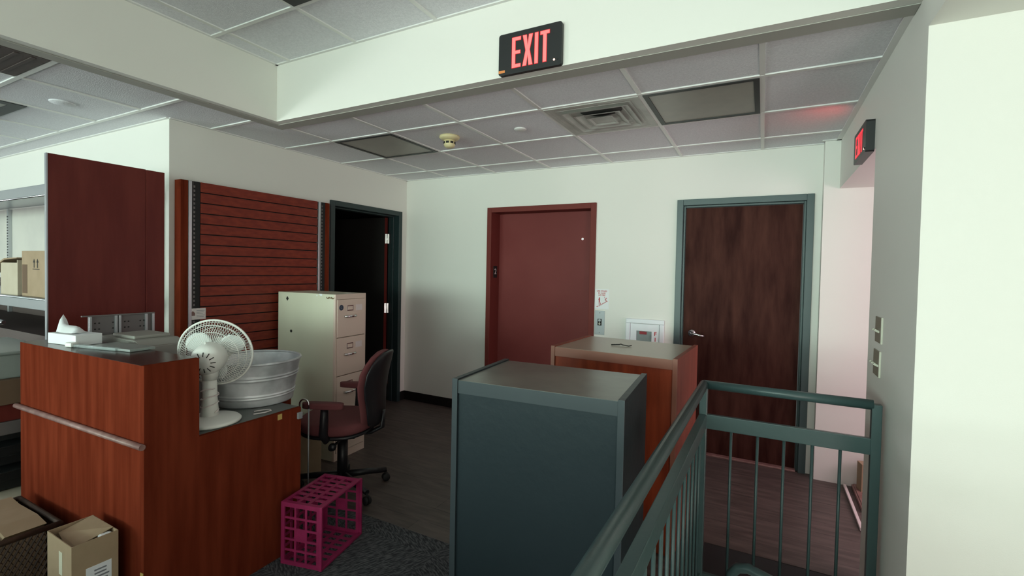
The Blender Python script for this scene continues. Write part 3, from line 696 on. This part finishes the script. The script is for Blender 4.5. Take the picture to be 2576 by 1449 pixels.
t = thing('acrylic_sign_holder', 'clear acrylic strip lying on the ledge in front of the tissue box', 'sign holder', (-2.80, 1.052, ZT), .2)
d = B(); d.box(-.16, .16, -.012, .012, 0, .014, .003); d.build('strip', 'glass', t)
d = B(); d.box(-.16, -.115, -.022, .012, 0, .022, .006); d.build('end_clip', 'fanw', t)
d = B(); d.box(-.13, .16, -.055, .055, 0, .012, .002); d.build('clear_tray', 'ptint', None, (-2.72, 1.128, ZT), .12, label='shallow translucent tray lying flat on the counter ledge', cat='tray')
# perforated metal divider
t = thing('perforated_divider', 'perforated metal panel with bright posts standing behind the tissue box', 'metal panel', (-3.30, 1.215, HL + .002), math.radians(86))
d = B(); d.box(.0, .30, -.01, .0, 0, .455); pp = d.build('perforated_sheet', 'greyd', t)
d = B()
for gx0 in (.025, .105, .16, .235):
    for k in range(12):
        for q in (0, .018): d.box(gx0 + q, gx0 + q + .007, -.0115, -.010, .05 + k * .033, .057 + k * .033)
d.build('holes', 'ink', pp)
for x in (.0, .115, .132, .26, .295):
    d = B(); d.box(x, x + .012, -.022, -.010, 0, .455, .001); d.build('post', 'slot', t)
d = B(); d.box(-.03, .31, -.018, -.002, .455, .462, .001); d.build('top_rail', 'greyd', t)
# printer on desk
t = thing('printer', 'beige-grey desktop printer behind the ledge, left of the fan', 'printer', (-2.955, 1.318, HL + .001), .02)
d = B(); d.prism([(-.26, .0), (.22, 0), (.22, .34), (.15, .365), (-.20, .365), (-.26, .34)], -.105, .105, 'xz', .005); d.build('body', 'grey', t)
d = B(); d.box(-.12, .10, -.08, .09, .365, .382, .006); d.build('lid', 'grey', t)
d = B(); d.box(-.24, -.17, -.113, -.105, .26, .335, .003); d.build('control_panel', 'fanw', t)

# ---- fan
FC = Vector((-2.345, 1.328, HL + .001))
t = thing('desk_fan', 'white three-blade oscillating fan standing on the grey desk', 'fan', FC)
d = B(); d.lathe([(0, 0), (.132, 0), (.135, .008), (.125, .018), (.07, .026), (.04, .034), (0, .034)], n=40); d.build('base', 'fanw', t)
d = B(); d.tube([(0, 0, .03), (0, 0, .12), (0, 0, .215)], [.040, .032, .030], 20); st = d.build('stand', 'fanw', t)
d = B(); path = []
for k in range(60):
    a = k * .32; path.append((.036 * math.cos(a) * (1.15 if k % 19 < 2 else 1), .037 * math.sin(a), .05 + .002 * k + .004 * math.sin(k * .7)))
d.tube(path, .0028, 6); d.build('wound_cord', 'note', t)
# head: axis points away from camera, towards the left wall
hc = Vector((0, 0, .312)); axd = Vector((-.62, .76, .18)).normalized()
Q = axd.to_track_quat('Z', 'Y').to_matrix().to_4x4()
HM = Matrix.Translation(hc) @ Q
cageR = .166
d = B(); d.lathe([(0, -.075), (.035, -.072), (.064, -.058), (.072, -.03), (.072, .02), (.064, .035), (0, .035)], n=36, mtx=HM); d.tube([(0, 0, .205), (0, 0, .28)], [.032, .042], 16)
hd = d.build('motor_housing', 'fanw', t)
d = B(); d.lathe([(0, -.006), (.006, -.006), (.006, .02), (0, .02)], c=(0.0, -.02, .368), n=12); d.build('knob', 'fanw', hd)
d = B()
for k in range(12):
    a = k / 12 * 2 * PI
    p0 = HM @ Vector((.030 * math.cos(a), .030 * math.sin(a), -.0735)); p1 = HM @ Vector((.05 * math.cos(a), .05 * math.sin(a), -.0665)); d.tube([p0, p1], .0022, 5)
d.build('cooling_slots', 'ink', hd)
bd_ = Q.to_3x3().inverted() @ (Vector((.55, .83, 0)) * math.cos(.54) + Vector((-.1, .08, .99)) * math.sin(.54)); ab = math.atan2(bd_.y, bd_.x)
for k in range(3):
    a0 = k * 2 * PI / 3 + ab; t3 = bmesh.new(); n1, n2 = 7, 9; vv = {}
    for i in range(n1):
        rr = .035 + (.142 - .035) * i / (n1 - 1); half = .30 + .33 * math.sin(PI * min(1, (i + 1.0) / (n1 + .3)) ** .8)
        if i == n1 - 1: half *= .72
        for j in range(n2):
            s_ = j / (n2 - 1) * 2 - 1; a = a0 + s_ * half
            r2 = rr * (1 - .06 * s_ * s_)
            vv[i, j] = t3.verts.new(HM @ Vector((r2 * math.cos(a), r2 * math.sin(a), .075 + .016 * s_)))
    for i in range(n1 - 1):
        for j in range(n2 - 1): t3.faces.new([vv[i, j], vv[i + 1, j], vv[i + 1, j + 1], vv[i, j + 1]])
    for f_ in t3.faces: f_.smooth = True
    d = B(); d._merge(t3); bo = d.build('blade', 'blade', t); sm = bo.modifiers.new('solid', 'SOLIDIFY'); sm.thickness = .002
d = B(); d.lathe([(0, .05), (.028, .05), (.032, .09), (.022, .10), (0, .10)], n=24, mtx=HM); d.build('hub', 'fanw', t)
circ = lambda r, z, n=56: [HM @ Vector((r * math.cos(2 * PI * k / n), r * math.sin(2 * PI * k / n), z)) for k in range(n)]
d = B(); d.tube(circ(cageR, .07), .0052, 8, True); d.build('cage_rim', 'fanw', t)
for sgn, nm in ((-1, 'rear_grille'), (1, 'front_grille')):
    d = B(); N = 76
    for k in range(N):
        a = 2 * PI * k / N; tw = .10 * sgn
        pts = []
        for q in range(6):
            s_ = q / 5; r = .058 + (cageR - .058) * s_; zz = .07 + sgn * .052 * (1 - s_ ** 3.2) + (0 if sgn > 0 else 0)
            pts.append(HM @ Vector((r * math.cos(a + tw * (1 - s_)), r * math.sin(a + tw * (1 - s_)), zz)))
        d.tube(pts, .00115, 4)
    for r, s_ in ((.058, 0), (.118, .53), (.148, .8)):
        d.tube(circ(r, .07 + sgn * .052 * (1 - s_ ** 3.2)), .0016 if r != .058 else .003, 5, True)
    d.build(nm, 'fanw', t)
d = B(); d.lathe([(0, .122), (.055, .121), (.058, .116), (0, .116)], n=32, mtx=HM); d.build('front_badge', 'fanw', t)
# ---- tub
TC = Vector((-2.545, 1.685, HL + .001))
t = thing('wash_tub', 'round galvanised steel wash tub standing on the grey desk behind the fan', 'tub', TC)
rb, rt, ht = .200, .238, .232
d = B(); prof = []
def rz_(z):
    r = rb + (rt - rb) * z / ht
    for zc_ in (.045, .058, .145, .160): r += .005 * math.exp(-((z - zc_) / .0045) ** 2)
    return r
zs = [0, .006] + [i * .00297 + .006 for i in range(1, 76)]
prof = [(0, .004), (rb - .01, .004), (rb, 0)] + [(rz_(z), z) for z in zs if z > .004] + [(rt + .006, ht + .002), (rt + .008, ht - .002), (rt - .002, ht + .004)]
prof += [(rz_(z) - .004, z) for z in (ht - .01, .18, .1, .02)] + [(0, .012)]
d.lathe(prof, n=56); d.build('tub_body', 'galv', t)
d = B(); d.tube([(rt * math.cos(a), rt * math.sin(a), ht + .002) for a in [2 * PI * k / 56 for k in range(56)]], .0065, 8, True); d.build('rolled_rim', 'galv', t)
a = -1.65; p = Vector((math.cos(a) * .238, math.sin(a) * .238, .19)); tt = Vector((-math.sin(a), math.cos(a), 0)); nn = Vector((math.cos(a), math.sin(a), 0))
d = B(); d.tube([p - tt * .045, p - tt * .045 + nn * .02 + Vector((0, 0, -.02)), p + nn * .03 + Vector((0, 0, -.055)), p + tt * .045 + nn * .02 + Vector((0, 0, -.02)), p + tt * .045], .004, 8)
d.build('handle', 'galv', t)
d = B(); pth = [FC + Vector(v) for v in ((.03, .10, .004), (.04, .17, .004), (.06, .21, .004), (.05, .24, .0045), (.015, .22, .005), (.0, .15, .0075))]
pth = [Vector(v) for v in ((-2.27, 1.50, .765), (-2.25, 1.545, .765), (-2.252, 1.585, .765), (-2.275, 1.595, .765), (-2.295, 1.57, .765), (-2.31, 1.53, .765))]
d.tube(pth, .003, 6); d.build('power_cord', 'note', None, label='loop of pale power cord on the grey desk beside the fan base', cat='cord')

# ================================================================== FILING CABINET
FR = math.radians(3.5)
t = thing('filing_cabinet', 'almond four-drawer filing cabinet with stickers beside the slatwall', 'filing cabinet', (-2.912, 2.583, 0), FR)
D_, Wd, HF = .625, .335, 1.306
d = B(); d.box(-D_, -.022, 0, Wd, 0.0, HF, .003); d.build('body', 'almond', t)
d = B(); d.box(-.022, -.002, 0, Wd, HF - .04, HF, .002).box(-.022, -.002, 0, .014, 0.0, HF - .04, .001).box(-.022, -.002, Wd - .014, Wd, 0.0, HF - .04, .001).box(-.022, -.002, .014, Wd - .014, 0, .06, .001)
d.build('front_frame', 'almond_f', t)
dz = (HF - .04 - .06) / 4
for k in range(4):
    z1 = HF - .042 - k * dz; z0_ = z1 - dz + .006
    d = B(); d.box(-.02, .004, .017, Wd - .017, z0_, z1, .003); dr = d.build('drawer', 'almond_f', t)
    zc_ = z1 - .07
    d = B(); d.box(.004, .007, .115, .185, zc_ - .022, zc_ + .022, .002); lh = d.build('label_holder', 'chrome', dr)
    d = B(); d.box(.007, .0078, .123, .177, zc_ - .014, zc_ + .014); d.build('label_card', 'almond_f', lh)
    zh = z1 - .135
    d = B(); d.tube([(.004, .09, zh), (.02, .10, zh), (.026, .15, zh), (.02, .20, zh), (.004, .215, zh)], .006, 10, flat=1.5); d.build('handle', 'chrome', dr)
    if k < 2:
        d = B(); d.box(.004, .0052, .215, .285, zc_ - .024, zc_ + .024); d.build('note_card', 'note', dr)
d = B(); d.cyl((.004, .055, HF - .105), (.0056, .055, HF - .105), .022, 24); d.build('round_sticker', 'blue', t)
d = B(); put_text(d, 'C', .026, '+x', (.006, .055, HF - .105), depth=.0003); d.build('sticker_letter', 'inkgrey', t)
sy = -.0012
d = B(); d.prism([(-.535, HF - .052), (-.52, HF - .033), (-.505, HF - .052), (-.52, HF - .071)], sy, 0, 'xz'); d.build('diamond_magnet', 'ink', t)
d = B(); d.cyl((-.475, 0, HF - .315), (-.475, sy, HF - .315), .012, 16); d.build('round_magnet', 'ink', t)
d = B()
for s in (-1, 1):
    pts = [(0, .004), (s * .012, .010), (s * .024, .004), (s * .034, .002), (s * .040, .010), (s * .042, .001), (s * .034, -.006), (s * .02, -.008), (s * .006, -.002), (0, -.004)]
    d.prism([(-.055 + a, HF - .03 + b_) for a, b_ in pts], sy, 0, 'xz')
d.build('moustache_sticker', 'gold', t)
d = B(); d.prism([(-.17, HF), (-.14, HF), (-.14, HF - .012), (-.15, HF - .018), (-.165, HF - .012)], sy, 0, 'xz').prism([(-.20, HF - .012), (-.19, HF - .010), (-.192, HF - .02), (-.2, HF - .02)], sy, 0, 'xz'); d.build('tape_scrap', 'paper', t)
d = B(); d.box(-.02, .02, -.03, .03, 0, .002); d.build('paper_scrap', 'note', None, (-2.99, 2.80, HF + .001), label='scrap of pale paper on top of the filing cabinet', cat='paper')
# cardboard box beneath desk / behind chair
d = B(); d.box(-.30, .30, -.19, .19, 0, .36, .004); d.build('carton', 'card', None, (-3.16, 2.23, 0), .0, label='brown cardboard carton on the floor behind the office chair', cat='box')

# ================================================================== OFFICE CHAIR
fa = math.atan2(-.40, -.90)                   # direction the chair faces
t = thing('office_chair', 'maroon upholstered office chair with black shell and armrests', 'chair', (-2.50, 2.29, 0), fa)
for k in range(5):
    a = math.radians(72 * k) + (math.atan2(.294, .173) - fa)
    R_ = .30; c_, s_ = math.cos(a), math.sin(a)
    d = B(); d.tube([(.03 * c_, .03 * s_, .105), (.16 * c_, .16 * s_, .095), (R_ * c_, R_ * s_, .078)], [.026, .022, .017], 10); lg = d.build('leg', 'shell', t)
    d = B()
    for q in (-1, 1):
        cx_, cy_ = R_ * c_ - s_ * q * .012, R_ * s_ + c_ * q * .012
        d.lathe([(0, -.009), (.022, -.009), (.027, -.004), (.027, .004), (.022, .009), (0, .009)], (cx_, cy_, .0275), 18, Matrix.Rotation(a, 4, 'Z') @ Matrix.Rotation(PI / 2, 4, 'X'))
    d.cyl((R_ * c_, R_ * s_, .03), (R_ * c_, R_ * s_, .075), .008, 8); d.build('caster', 'rubber', lg)
d = B(); d.cyl((0, 0, .07), (0, 0, .36), .034, 18).cyl((0, 0, .3), (0, 0, .41), .022, 14); d.build('gas_column', 'shell', t)
d = B(); d.box(-.12, .12, -.09, .09, .385, .42, .01).cyl((-.02, .09, .375), (-.02, .19, .37), .008, 8).lathe([(0, -.02), (.02, -.02), (.026, 0), (.02, .02), (0, .02)], (-.02, .20, .37), 14, Matrix.Rotation(PI / 2, 4, 'X')); d.build('tilt_mechanism', 'shell', t)
def pad(w, l, z0, z1, cx_, bulge, n=28, ex=2.6):
    secs = []
    for i in range(7):
        s_ = i / 6; z = z0 + (z1 - z0) * s_; k = 1 - bulge * (2 * s_ - 1) ** 4
        sec = []
        for j in range(n):
            a = 2 * PI * j / n; ca, sa = math.cos(a), math.sin(a)
            sec.append((cx_ + l * k * math.copysign(abs(ca) ** (2 / ex), ca), w * k * math.copysign(abs(sa) ** (2 / ex), sa), z + .012 * ca * ca))
        secs.append(sec)
    return secs
d = B(); d.loft(pad(.235, .235, .415, .445, .02, .12)); d.build('seat_shell', 'shell', t)
d = B(); d.loft(pad(.245, .245, .44, .515, .02, .10)); d.build('seat', 'fabric', t)
def back_secs(off, thick, grow):
    secs = []; n = 24
    prof = [(.47, .10, -.215), (.50, .150, -.222), (.56, .170, -.228), (.62, .178, -.226), (.68, .195, -.226), (.76, .218, -.236), (.84, .218, -.252), (.90, .190, -.268), (.94, .145, -.280), (.96, .085, -.288)]
    for z, hw, xb in prof:
        sec = []
        for j in range(n):
            a = 2 * PI * j / n; ca, sa = math.cos(a), math.sin(a)
            y = (hw + grow) * math.copysign(abs(sa) ** .8, sa)
            curve = .30 * y * y * 2.2                      # sides wrap forwards
            sec.append((xb + off + curve + thick * ca, y, z))
        secs.append(sec)
    return secs
d = B(); d.loft(back_secs(.018, .027, 0)); d.build('backrest', 'fabric', t)
d = B(); d.loft(back_secs(-.022, .020, -.004)); d.build('back_shell', 'shell', t)
d = B(); d.tube([(-.08, 0, .40), (-.20, 0, .41), (-.275, 0, .45), (-.285, 0, .56)], [.03, .03, .028, .02], 12, flat=.5); d.build('back_bracket', 'shell', t)
for s in (-1, 1):
    d = B(); d.tube([(.0, s * .17, .43), (.0, s * .25, .43), (.005, s * .275, .47), (.0, s * .275, .58), (0, s * .27, .640)], [.014, .02, .026, .024, .022], 12, flat=1.2); ar = d.build('arm_post', 'shell', t)
    d = B(); d.loft([[(x + .13 * c2, s * .27 + .038 * s2, z) for c2, s2 in [(math.copysign(abs(math.cos(a)) ** .6, math.cos(a)), math.copysign(abs(math.sin(a)) ** .8, math.sin(a))) for a in [2 * PI * j / 20 for j in range(20)]]] for x, z in ((.01, .640), (.01, .648), (.01, .664), (.01, .672))]); d.build('armrest_pad', 'fabric', t)

# cane hooked beside the desk
t = thing('walking_cane', 'thin metal crook-handled cane standing beside the desk end', 'cane', (-2.425, 1.955, 0))
d = B(); arc = []
d.tube([(.0, .0, .335), (.0, .0, .66)], .005, 8)
for k in range(11):
    a = PI * k / 10; arc.append((-.028 + .028 * math.cos(a), -.01 + .01 * math.cos(a), .68 + .03 * math.sin(a)))
d = B(); d.tube([(0, 0, .0), (0, 0, .66)] , .0045, 8); d.build('shaft', 'steel', t)
d = B(); d.tube([(0, 0, .655)] + arc + [(-.058, -.02, .62), (-.050, -.02, .56), (-.046, -.02, .52)], [.005] * 12 + [.0045, .005, .007], 10); d.build('crook_handle', 'chrome', t)

# ================================================================== MILK CRATE
t = thing('plastic_crate', 'magenta plastic crate lying on its side against the counter end', 'crate', (-2.142, 1.567, 0.001), math.radians(13))
CWx, CDy, CHz = .232, .345, .318
def grid_panel(o, u, v, nrm, U, V, nu, nv, bar, th, solid=None, rim=.021):
    """lattice in the plane spanned by u,v from corner o"""
    o, u, v, nrm = map(Vector, (o, u, v, nrm)); b = B()
    def slab(u0, u1, v0, v1, dth=0):
        P = [o + u * a + v * c_ + nrm * e for e in (-dth, th + dth) for a, c_ in ((u0, v0), (u1, v0), (u1, v1), (u0, v1))]
        b._faces(P, [(0, 1, 2, 3), (4, 5, 6, 7), (0, 1, 5, 4), (1, 2, 6, 5), (2, 3, 7, 6), (3, 0, 4, 7)])
    slab(0, U, 0, rim, .001); slab(0, U, V - rim, V, .001); slab(.0005, rim, .0005, V - .0005, .0016); slab(U - rim, U - .0005, .0005, V - .0005, .0016)
    for i in range(1, nu): c_ = rim + (U - 2 * rim) * i / nu; slab(c_ - bar / 2, c_ + bar / 2, .002, V - .002)
    for j in range(1, nv): c_ = rim + (V - 2 * rim) * j / nv; slab(.002, U - .002, c_ - bar / 2, c_ + bar / 2, -.0006)
    if solid:
        i, j = solid; cu, cv = (U - 2 * rim) / nu, (V - 2 * rim) / nv; slab(rim + cu * i, rim + cu * (i + 1), rim + cv * j, rim + cv * (j + 1), -.0011)
    bmesh.ops.recalc_face_normals(b.bm, faces=list(b.bm.faces)); return b
th = .005
grid_panel((0, 0, 0), (1, 0, 0), (0, 0, 1), (0, 1, 0), CWx, CHz, 3, 5, .011, th, (1, 2)).build('side_lattice', 'pink', t)
grid_panel((0, CDy - th, 0), (1, 0, 0), (0, 0, 1), (0, 1, 0), CWx, CHz, 3, 5, .011, th, (1, 2)).build('side_lattice', 'pink', t)
grid_panel((0, 0, CHz - th), (1, 0, 0), (0, 1, 0), (0, 0, 1), CWx, CDy, 3, 7, .019, th).build('side_lattice', 'pink', t)
grid_panel((0, 0, 0), (1, 0, 0), (0, 1, 0), (0, 0, 1), CWx, CDy, 3, 7, .019, th).build('side_lattice', 'pink', t)
grid_panel((0, 0, 0), (0, 1, 0), (0, 0, 1), (1, 0, 0), CDy, CHz, 6, 5, .014, th).build('bottom_lattice', 'pink', t)
d = B(); d.box(CWx - .004, CWx + .012, -.006, .004, -.0, CHz + .004, .002).box(CWx - .004, CWx + .012, CDy - .004, CDy + .006, 0, CHz + .004, .002).box(CWx - .004, CWx + .012, 0, CDy, CHz - .004, CHz + .005, .002).box(CWx - .004, CWx + .012, 0, CDy, 0, .012, .002); d.build('rim', 'pink', t)

# ================================================================== FLOOR BOXES AT BOTTOM LEFT
t = thing('carton', 'opened light cardboard carton with a shipping label in front of the counter', 'box', (-2.385, .862, 0), math.radians(-1))
w_, dd, hh, tk = .225, .145, .445, .003
d = B(); d.box(-w_ / 2, w_ / 2, -dd / 2, -dd / 2 + tk, 0, hh).box(-w_ / 2, w_ / 2, dd / 2 - tk, dd / 2, 0, hh).box(w_ / 2 - tk, w_ / 2, -dd / 2 + tk, dd / 2 - tk, 0, hh).box(-w_ / 2 + tk, w_ / 2 - tk, -dd / 2 + tk, dd / 2 - tk, 0, .004)
d.box(-w_ / 2, -w_ / 2 + tk, -dd / 2 + tk, dd / 2 - tk, 0, hh)
d.build('body', 'card', t)
d = B(); d._faces([(-w_ / 2 + .005, dd / 2 - .004, hh), (w_ / 2 - .035, dd / 2 - .004, hh + .002), (w_ / 2 - .06, -dd / 2 + .035, hh - .035), (0, -dd / 2 + .02, hh - .04), (-w_ / 2 + .012, -dd / 2 + .03, hh - .02)], [(0, 1, 2, 3, 4)])
o = d.build('flap', 'card', t); sm = o.modifiers.new('solid', 'SOLIDIFY'); sm.thickness = .003
d = B(); d.box(w_ / 2 - .05, w_ / 2 - .008, dd / 2 - .05, dd / 2 - .01, .3, hh - .01, .006); d.build('packing_paper', 'paper', t)
t_lab = B(); t_lab.box(w_ / 2, w_ / 2 + .0008, -.03, .05, .19, .34); sl_ = t_lab.build('shipping_label', 'white', t)
d = B()
random.seed(8)
for k in range(9):
    z = .205 + k * .014; d.box(w_ / 2 + .0008, w_ / 2 + .0012, -.005 + random.random() * .01, .03 + random.random() * .015, z, z + .006)
d.box(w_ / 2 + .0008, w_ / 2 + .0012, -.026, -.012, .2, .30); d.build('label_print', 'inkgrey', sl_)
d = B(); d.box(-.0, .03, -dd / 2 - .0008, -dd / 2, .31, .40); d.build('tape', 'almond', t)

t = thing('woven_basket', 'dark brown woven basket at the bottom left corner', 'basket', (-2.93, .70, 0))
def bpanel(b, o, u, v, U, V):
    o, u, v = map(Vector, (o, u, v)); n = u.cross(v).normalized()
    k = 0; step = .02
    for k in range(-int(V / step) - 1, int(U / step) + int(V / step) + 2):
        for dirn in (1, -1):
            s0 = k * step
            if dirn == 1: a0, a1 = (s0, 0), (s0 + V * .55, V)
            else: a0, a1 = (s0 + V * .55, 0), (s0, V)
            (ax_, ay_), (bx2, by2) = a0, a1
            lo = 0.; hi = 1.
            dx = bx2 - ax_
            if abs(dx) > 1e-9:
                t0, t1 = (0 - ax_) / dx, (U - ax_) / dx
                lo, hi = max(0, min(t0, t1)), min(1, max(t0, t1))
            if hi <= lo: continue
            p0 = o + u * (ax_ + dx * lo) + v * (V * lo); p1 = o + u * (ax_ + dx * hi) + v * (V * hi)
            off = n * (.003 * dirn); b.tube([p0 + off, p1 + off], .0046 if dirn == 1 else .0014, 4)
BW, BD, BH = .225, .20, .37
for (o_, u_, U_) in (((BW, -BD, .02), (0, 1, 0), 2 * BD), ((-BW, -BD, .02), (1, 0, 0), 2 * BW), ((-BW, BD, .02), (1, 0, 0), 2 * BW), ((-BW, -BD, .02), (0, 1, 0), 2 * BD)):
    b = B(); bpanel(b, o_, u_, (0, 0, 1), U_, BH - .03); b.build('woven_side', 'basket', t)
d = B(); d.tube([(BW, -BD, BH), (BW, BD, BH), (-BW, BD, BH), (-BW, -BD, BH)], .013, 8, True); d.build('rim', 'basket', t)
d = B(); d.box(-BW, BW, -BD, BD, 0.001, .02, .004); d.build('base', 'basket', t)
t = thing('carton', 'open brown carton with torn flaps sitting inside the woven basket', 'box', (-2.95, .70, .022))
d = B(); d.box(-.19, .19, -.17, .17, 0, .32, .003); d.build('body', 'card', t)
d = B(); d.prism([(-.2, .325), (.16, .325), (.19, .345), (.2, .35), (.1, .365), (-.1, .36), (-.2, .37)], .04, .17, 'xz'); d.build('torn_flap', 'card', t)
d = B(); d.obox((0, -.03, .335), (.34, .10, .006), (.25, .05, 0)); d.build('flap', 'cardl', t)
